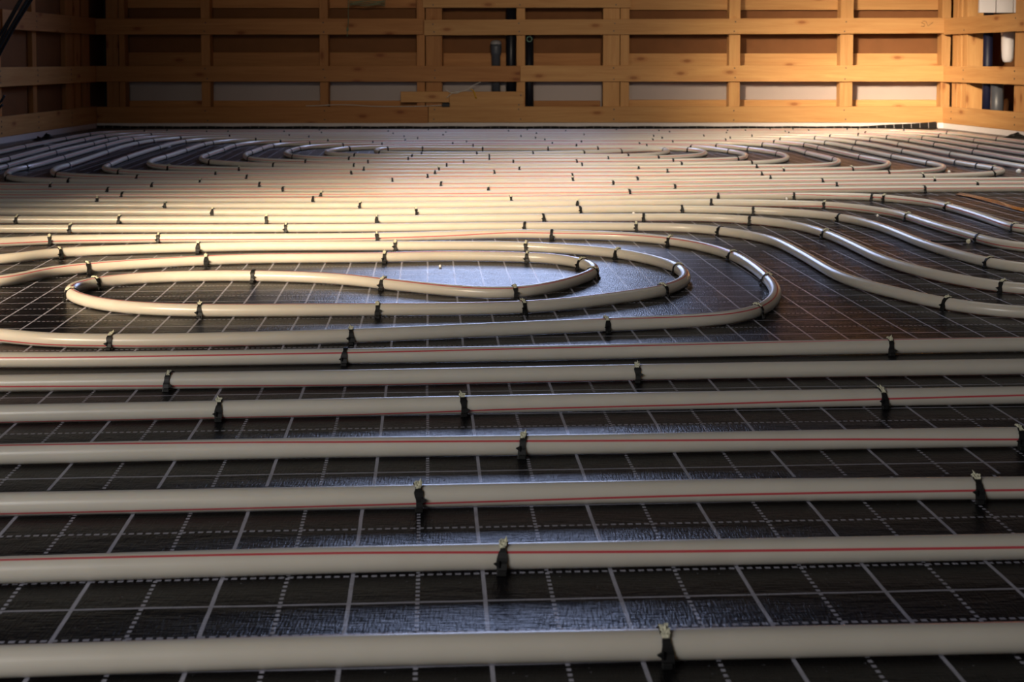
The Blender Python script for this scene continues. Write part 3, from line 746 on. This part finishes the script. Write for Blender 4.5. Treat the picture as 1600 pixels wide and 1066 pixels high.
# right wall: slightly splayed
RC = Vector((2.512, 7.50, 0)); RD = Vector((.119, -.993, 0)).normalized(); RN = Vector((RD.y*-1, RD.x, 0))  # outward (+X side)
def rp(s, d, z): return RC+RD*s+RN*d+Vector((0, 0, z))
def rboard(z0, z1, s0, s1, mat, lab, d=0, nails=(), name='wall_batten'):
    A = rp(s0, d, z0); B = rp(s1, d, z0)
    return board(name, A, B, z1-z0, .022, mat, lab, nails=nails)
if RN.x < 0: RN = -RN
rboard(.031, .128, .0, 4.4, PINE, 'bottom batten along the right wall', nails=[(.11, .03), (.11, .07), (.83, .03), (.83, .07)])
rboard(.270, .363, .0, 4.4, PINE, 'second batten from the floor along the right wall', nails=[(.25, .02), (.25, .07), (.82, .03), (.82, .07)])
rboard(.545, .640, .0, 4.4, PINE, 'third batten from the floor along the right wall', nails=[(.25, .02), (.82, .07)])
def rstud(s0, s1, d0, d1, lab, mat=PINE, z1=.95):
    bm = bmesh.new(); box(bm, (0, 0, 0), (z1-.03, s1-s0, d1-d0), .0015)
    o = link('wall_stud', bm, mat)
    M = Matrix((((0), RD.x, RN.x), (0, RD.y, RN.y), (1, 0, 0))).to_4x4(); M.translation = rp(s0, d0, .03)
    o.matrix_world = M
    return tag(o, lab, 'post')
rstud(.065, .125, .023, .14, 'post of the right wall closest to the corner')
rstud(.135, .175, .023, .14, 'post of the right wall second from the corner')
rstud(.19, .245, .023, .165, 'deep post of the right wall left of the dark opening')
rstud(.775, .88, .023, .165, 'post of the right wall at the picture edge')
for s in (1.4, 2.0, 2.6, 3.2): 
    o = rstud(s, s+.05, .023, .14, 'x'); del o['label']; del o['category']; o['kind'] = 'structure'; o.name = 'trim_%d' % (10+int(s*5))
bm = bmesh.new()
v = [rp(-.2, .30, 0), rp(7.0, .30, 0), rp(7.0, .33, 0), rp(-.2, .33, 0)]
lo = [bm.verts.new(q) for q in v]; hi = [bm.verts.new(q+Vector((0, 0, ZT))) for q in v]
bm.faces.new(lo); bm.faces.new(hi[::-1])
for k in range(4): bm.faces.new((lo[k], lo[(k+1) % 4], hi[(k+1) % 4], hi[k]))
struct('wall_right', bm, BROWN)
bm = bmesh.new(); box(bm, (-2.6, -2.45, 0), (3.4, -2.4, ZT)); struct('wall_front', bm, CONCRETE)
bm = bmesh.new(); box(bm, (-2.6, -2.45, ZT), (3.4, 7.66, ZT+.04)); struct('ceiling', bm, CEIL)

# objects in the opening of the right wall
def vpipe(name, x, y, z0, z1, r, mat, label, cat='pipe', prof=None, seg=18):
    bm = bmesh.new()
    zs = prof or [(z0, r), (z1, r)]
    tube(bm, [Vector((0, 0, z-z0)) for z, _ in zs], [q for _, q in zs], seg)
    o = link(name, bm, mat, smooth=False, loc=(x, y, z0)); return tag(o, label, cat)
q = rp(.60, .17, 0)
zz = lambda py, Y: pixY(800, py, Y).z
q = pixY(1569, 70, 6.98); vpipe('white_drain_pipe', q.x+.02, 6.98, .385, .60, .03, WHITEP, 'white plastic drain pipe end in the right wall opening', prof=[(.385, .016), (.39, .024), (.41, .030), (.47, .033), (.53, .034), (.535, .038), (.56, .038), (.565, .034), (.60, .034)])
q = pixY(1560, 150, 6.98); vpipe('dark_drain_pipe', q.x, 7.0, .0, .30, .034, GREYP, 'dark grey plastic drain pipe low in the right wall opening')
q = pixY(1553, 70, 7.05); vpipe('navy_pipe', q.x-.01, 7.11, .0, .70, .026, NAVY, 'dark navy upright pipe in the right wall opening')
bm = bmesh.new()
a = pixY(1534, 10, 7.0); b = pixY(1581, 10, 7.0)
for k in range(3):
    w3 = (b.x-a.x+.12)/3; box(bm, (a.x+k*w3+.003, 7.04, .655), (a.x+(k+1)*w3-.003, 7.062, .95), .002)
tag(link('plastic_sheet', bm, WHITEP), 'white grooved plastic panel at the top right edge', 'panel')
# pipes in the back wall
q = pixY(775, 100, 7.585); 
e = vpipe('grey_pipe', q.x, 7.566, .02, .49, .0265, GREYP, 'grey plastic pipe with a grey cap standing in the back wall', prof=[(.02, .026), (.425, .026), (.43, .030), (.44, .031), (.47, .033), (.49, .033)])
bm = bmesh.new(); r_ = bmesh.ops.create_uvsphere(bm, u_segments=18, v_segments=10, radius=.033)
for v_ in bm.verts: v_.co.z *= .62
c_ = link('cap', bm, plain('pipe_cap', (.30, .29, .29), .35, .5, .05), e, True); c_.location = (0, 0, .475)
q = pixY(799, 100, 7.57); vpipe('black_pipe', q.x-.002, 7.574, .02, .80, .029, BLACKPIPE, 'black pipe left of the narrow stud in the back wall')
q = pixY(827, 100, 7.57); e = vpipe('black_pipe', q.x, 7.574, .02, .565, .0255, BLACKPIPE, 'black pipe with a green ringed open end right of the narrow stud')
bm = bmesh.new()
ring = [Vector((math.cos(t)*.015, -.029, .50+math.sin(t)*.015)) for t in [k*math.pi/8 for k in range(17)]]
tube(bm, ring, .0028, 6, False); link('port_ring', bm, plain('green_ring', (.16, .32, .24), .3, .5, .1), e, True)

# ------------------------------------------------------------------ edge strip between floor and framing
bm = bmesh.new()
box(bm, (BX(150), YB+.003, .0), (BX(1475), YB+.018, .0315), .001)
o = struct('baseboard_back', bm, FOAM)
bm = bmesh.new(); box(bm, (XL-.018, 2.5, 0), (XL-.003, 7.49, .049), .001); struct('baseboard_left', bm, FOAM)
bm = bmesh.new()
v = [rp(0, .004, 0), rp(4.4, .004, 0), rp(4.4, .02, 0), rp(0, .02, 0)]
lo = [bm.verts.new(q) for q in v]; hi = [bm.verts.new(q+Vector((0, 0, .052))) for q in v]
bm.faces.new(lo); bm.faces.new(hi[::-1])
for k in range(4): bm.faces.new((lo[k], lo[(k+1) % 4], hi[(k+1) % 4], hi[k]))
struct('baseboard_right', bm, FOAM)

PENCIL = plain('pencil_line', (.10, .07, .05), .7, .2, .1)
b3 = [o for o in bpy.data.objects if o.get('label', '').startswith('third batten from the floor on the right half')][0]
bm = bmesh.new()
for l in ([(1447, 36.5), (1442, 36), (1440, 38.5), (1445, 41), (1444, 44.5), (1439, 44)], [(1447, 37), (1450, 44), (1458, 38)]):
    tube(bm, [pixY(a, b, YB-.0004)-b3.location for a, b in l], .0012, 4)
k_ = link('pencil_mark', bm, PENCIL, b3)
k_.matrix_parent_inverse = Matrix.Identity(4)
# turned-up edge of the film along the back wall, curling up at both ends
def upstand_mat():
    t = NT('upturned_film'); sp = t.n('ShaderNodeSeparateXYZ'); t.put(sp.inputs[0], t.obj())
    d = t.ma('ABSOLUTE', t.ma('SUBTRACT', t.ma('FRACT', t.ma('ADD', t.ma('DIVIDE', sp.outputs[0], .05), 100.0)), .5))
    ln = t.ma('LESS_THAN', d, .035)
    return t.fin(t.mix(ln, (.008, .007, .007, 1), (.30, .28, .28, 1)), .4, .4)
UP = upstand_mat()
bm = bmesh.new(); n = 120; xa, xb = BX(152), BX(1462)
pr = []
for i in range(n+1):
    x = xa+(xb-xa)*i/n; f = i/n
    h = .0125+.0012*math.sin(i*.9) + .004*max(0, 1-f*14) + .026*max(0, (f-.90)/.10)**1.3
    yb = YB-.022+.002*math.sin(i*.35)
    pr.append([bm.verts.new((x, yb-.010, .0006)), bm.verts.new((x, yb, .003)), bm.verts.new((x, yb+.006, h)), bm.verts.new((x, yb+.0075, h)), bm.verts.new((x, yb+.002, .0008))])
for p, q in zip(pr, pr[1:]):
    for k in range(5): bm.faces.new((p[k], p[(k+1) % 5], q[(k+1) % 5], q[k]))
bm.faces.new(pr[0]); bm.faces.new(pr[-1][::-1])
tag(link('film_edge', bm, UP), 'black printed film turned up along the foot of the back wall', 'film')
# crumpled film flap on the right
def crumple(name, c, size, mat, lab, cat, seed, h=.012, n=7):
    rr = random.Random(seed); bm = bmesh.new(); vs = []
    for j in range(n+1):
        for i in range(n+1):
            x = (i/n-.5)*size[0]; y = (j/n-.5)*size[1]
            ed = 1-max(abs(i/n-.5), abs(j/n-.5))*2
            vs.append(bm.verts.new((x+rr.uniform(-.08, .08)*size[0], y+rr.uniform(-.08, .08)*size[1], .001+max(0, ed)*h*rr.uniform(.4, 1.1))))
    for j in range(n):
        for i in range(n):
            a = j*(n+1)+i; bm.faces.new((vs[a], vs[a+1], vs[a+n+2], vs[a+n+1]))
    r = bmesh.ops.extrude_face_region(bm, geom=bm.faces[:])
    for v in r['geom']:
        if isinstance(v, bmesh.types.BMVert): v.co.z += .0012
    return tag(link(name, bm, mat, loc=c), lab, cat)
q = rp(.93, -.035, 0); crumple('film_scrap', (q.x, q.y, 0), (.12, .05), BLACK, 'crumpled black film scrap against the right wall', 'scrap', 3, .03)
q = pix(60, 219, 0); crumple('film_scrap', (q.x, q.y, 0), (.045, .035), BLACK, 'small black lump at the left wall, left one of two', 'scrap', 4, .022)
q = pix(74, 216, 0); crumple('film_scrap', (q.x, q.y, 0), (.05, .035), BLACK, 'small black lump at the left wall, right one of two', 'scrap', 5, .03)
PAPER = plain('clear_film', (.45, .43, .44), .25, .6, .2, 60)
q = pix(258, 230.5, 0); crumple('plastic_scrap', (q.x, q.y, 0), (.05, .05), PAPER, 'pale plastic scrap on the floor inside the left bends', 'scrap', 6, .004)
q = pix(78, 226.5, 0); crumple('plastic_scrap', (q.x, q.y, 0), (.06, .06), PAPER, 'pale plastic scrap between the pipes by the left wall', 'scrap', 8, .004)

# ------------------------------------------------------------------ small things
def cable(name, pts, r, mat, lab, cat, parent=None, seg=8, step=.01):
    path = [p for p, s in spline([(Vector(p), 0) for p in pts], step)]
    bm = bmesh.new(); tube(bm, path, r, seg)
    o = link(name, bm, mat, parent, True)
    if not parent: tag(o, lab, cat)
    return o
# white cable on the bottom batten with a black end
zb = BZ(167.2)
pts = []
for px, py in ((478, 165.4), (500, 165), (520, 163.8), (550, 164), (580, 166), (620, 166.4), (660, 166), (690, 164.6)):
    q = pixY(px, py, YB-.006); pts.append((q.x, q.y, q.z))
e = cable('thin_cable', pts, .0022, RAW, 'thin white cable lying on the bottom batten, black plug at its end', 'cable')
a = pixY(691, 167, YB); b = pixY(703, 161, YB)
bm = bmesh.new(); box(bm, (a.x, YB-.018, a.z+.001), (b.x, YB-.002, b.z), .002); link('plug', bm, BLACK, e)['label'] = 'black plug on the cable end'
# pale string knot
def pl(l, y): return [tuple(pixY(a, b, y)) for a, b in l]
e = empty('pale_string', pixY(698, 150, YB-.012))
for l in ([(697, 141), (703, 144), (718, 143.5), (730, 140), (740, 133), (751, 128)], [(696, 139), (701, 143), (712, 146), (722, 142)], [(698, 153), (703, 148), (710, 144), (720, 143)]):
    o = cable('strand', pl(l, YB-.013), .0021, RAW, None, None, e, 6)
    o.matrix_parent_inverse = Matrix.Translation(-e.location)
tag(e, 'pale frayed string tied in front of the short board on the back wall', 'string')
cable('yellow_tape', pl([(735, 139.5), (739, 141), (742, 148), (744, 154)], YB-.010), .0045, YELLOW, 'small yellow strip hanging beside the pale string', 'tape', seg=6)
# green cord hanging at the top with a knot
cable('green_cord', pl([(544.5, -20), (544.3, 10), (544, 38), (543, 46), (542.6, 57)], YB-.012), .0022, GREEN, 'thin green cord hanging at the top of the back wall', 'cord', seg=6)
bm = bmesh.new(); bmesh.ops.create_icosphere(bm, subdivisions=2, radius=.007)
for v_ in bm.verts: v_.co.z *= 2.0; v_.co += Vector((noise.noise(v_.co*300), 0, noise.noise(v_.co*200)))*.003
kk = link('cord_knot', bm, GREEN); q = pixY(543, 46, YB-.0125); kk.parent = bpy.data.objects['green_cord']; kk.location = q
bm = bmesh.new()
for k in range(4):
    pth = [Vector(pixY(546+j*7, 1.5+k*2.2+math.sin(j*1.3+k)*1.2, YB+.010-k*.002)) for j in range(9)]
    tube(bm, pth, .003, 6)
tag(link('cord_bundle', bm, GREEN), 'flattened bundle of green cord at the top of the back wall', 'cord')
# black cables hanging in front of the left wall
A = [((-22, 112), (18, 40), (62, -32)), ((-20, 104), (14, 36), (52, -34)), ((-14, 110), (22, 44), (68, -30)), ((-30, 100), (8, 40), (48, -30)), ((-10, 98), (24, 38), (60, -28))]
for i, l in enumerate(A):
    pts = [tuple(pixY(a, b, 5.05+.02*i)) for a, b in l]
    cable('black_cable', pts, .0055, CABLE, 'glossy black cable at the top left corner, ' + ['inner one of the bundle', 'second from the left in the bundle', 'lower right one of the bundle', 'leftmost of the bundle', 'rightmost and lowest of the bundle'][i], 'cable')['group'] = 'black cables hanging at the top left'
for i, l in enumerate((((-14, 170), (0, 160), (7, 149)), ((-14, 176), (-3, 170), (4, 163)))):
    cable('black_cable', [tuple(pixY(a, b, 5.0)) for a, b in l], .005, CABLE, ('upper' if i == 0 else 'lower')+' short black cable end at the left picture edge', 'cable')
# loose cable tie on the floor between the bending pipes
e = cable('loose_tie', [tuple(pix(a, b, .004)) for a, b in ((1454, 377), (1475, 377.6), (1500, 377.6), (1510, 377.4))], .0022, BLACK, 'loose black clip leg with a white tip lying between bending pipes', 'clip')
bm = bmesh.new(); bmesh.ops.create_icosphere(bm, subdivisions=2, radius=.005)
for v_ in bm.verts: v_.co *= 1+.3*noise.noise(v_.co*400)
t_ = link('tip', bm, CREAM, e); t_.location = pix(1513, 377.2, .006); t_['label'] = 'cream tip'
# polystyrene beads
for i, (a, b, r_, lab) in enumerate(((1229, 310.5, .0035, 'on the farthest bending pipe'), (1371, 337, .0035, 'under the fourth nearest bending pipe'), (1395.5, 315, .003, 'below the farthest bending pipe near a clip'),
                                (990, 333.5, .004, 'between two long pipes at mid picture'), (1483, 268.5, .005, 'next to a bend of the spiral on the right'), (1592, 268, .009, 'at the right picture edge behind the pipes'), (688, 416, .003, 'inside the oval coil'))):
    bm = bmesh.new(); bmesh.ops.create_icosphere(bm, subdivisions=2, radius=r_)
    for v_ in bm.verts: v_.co *= 1+.25*noise.noise(v_.co*300+Vector((i, 0, 0)))
    z = r_*.95 if i != 0 else 0.0235
    q = pix(a, b, z)
    tag(link('foam_bead', bm, BEAD, smooth=True, loc=q), 'tiny white foam bead '+lab, 'bead', None)
# reflection on a film wrinkle at the right, made as a shiny brown strip
GLINT = NT('brown_glint'); GLINT = GLINT.fin((.16, .05, .012, 1), .16, .6)
bm = bmesh.new()
A_ = [(1493, 304), (1520, 309), (1550, 317), (1580, 326), (1612, 334)]
pv = []
for k, (a, b) in enumerate(A_):
    p = pix(a, b, .0012+.0012*(k % 2)); q = p+Vector((.030, .045, .0012*((k+1) % 2)))
    pv.append([bm.verts.new(p), bm.verts.new(q), bm.verts.new(q+Vector((0, 0, .0008))), bm.verts.new(p+Vector((0, 0, .0008)))])
for p, q in zip(pv, pv[1:]):
    for k in range(4): bm.faces.new((p[k], p[(k+1) % 4], q[(k+1) % 4], q[k]))
bm.faces.new(pv[0]); bm.faces.new(pv[-1][::-1])
tag(link('film_glint', bm, GLINT), 'shiny brown strip painted as a reflection on the film at the right edge', 'tape')
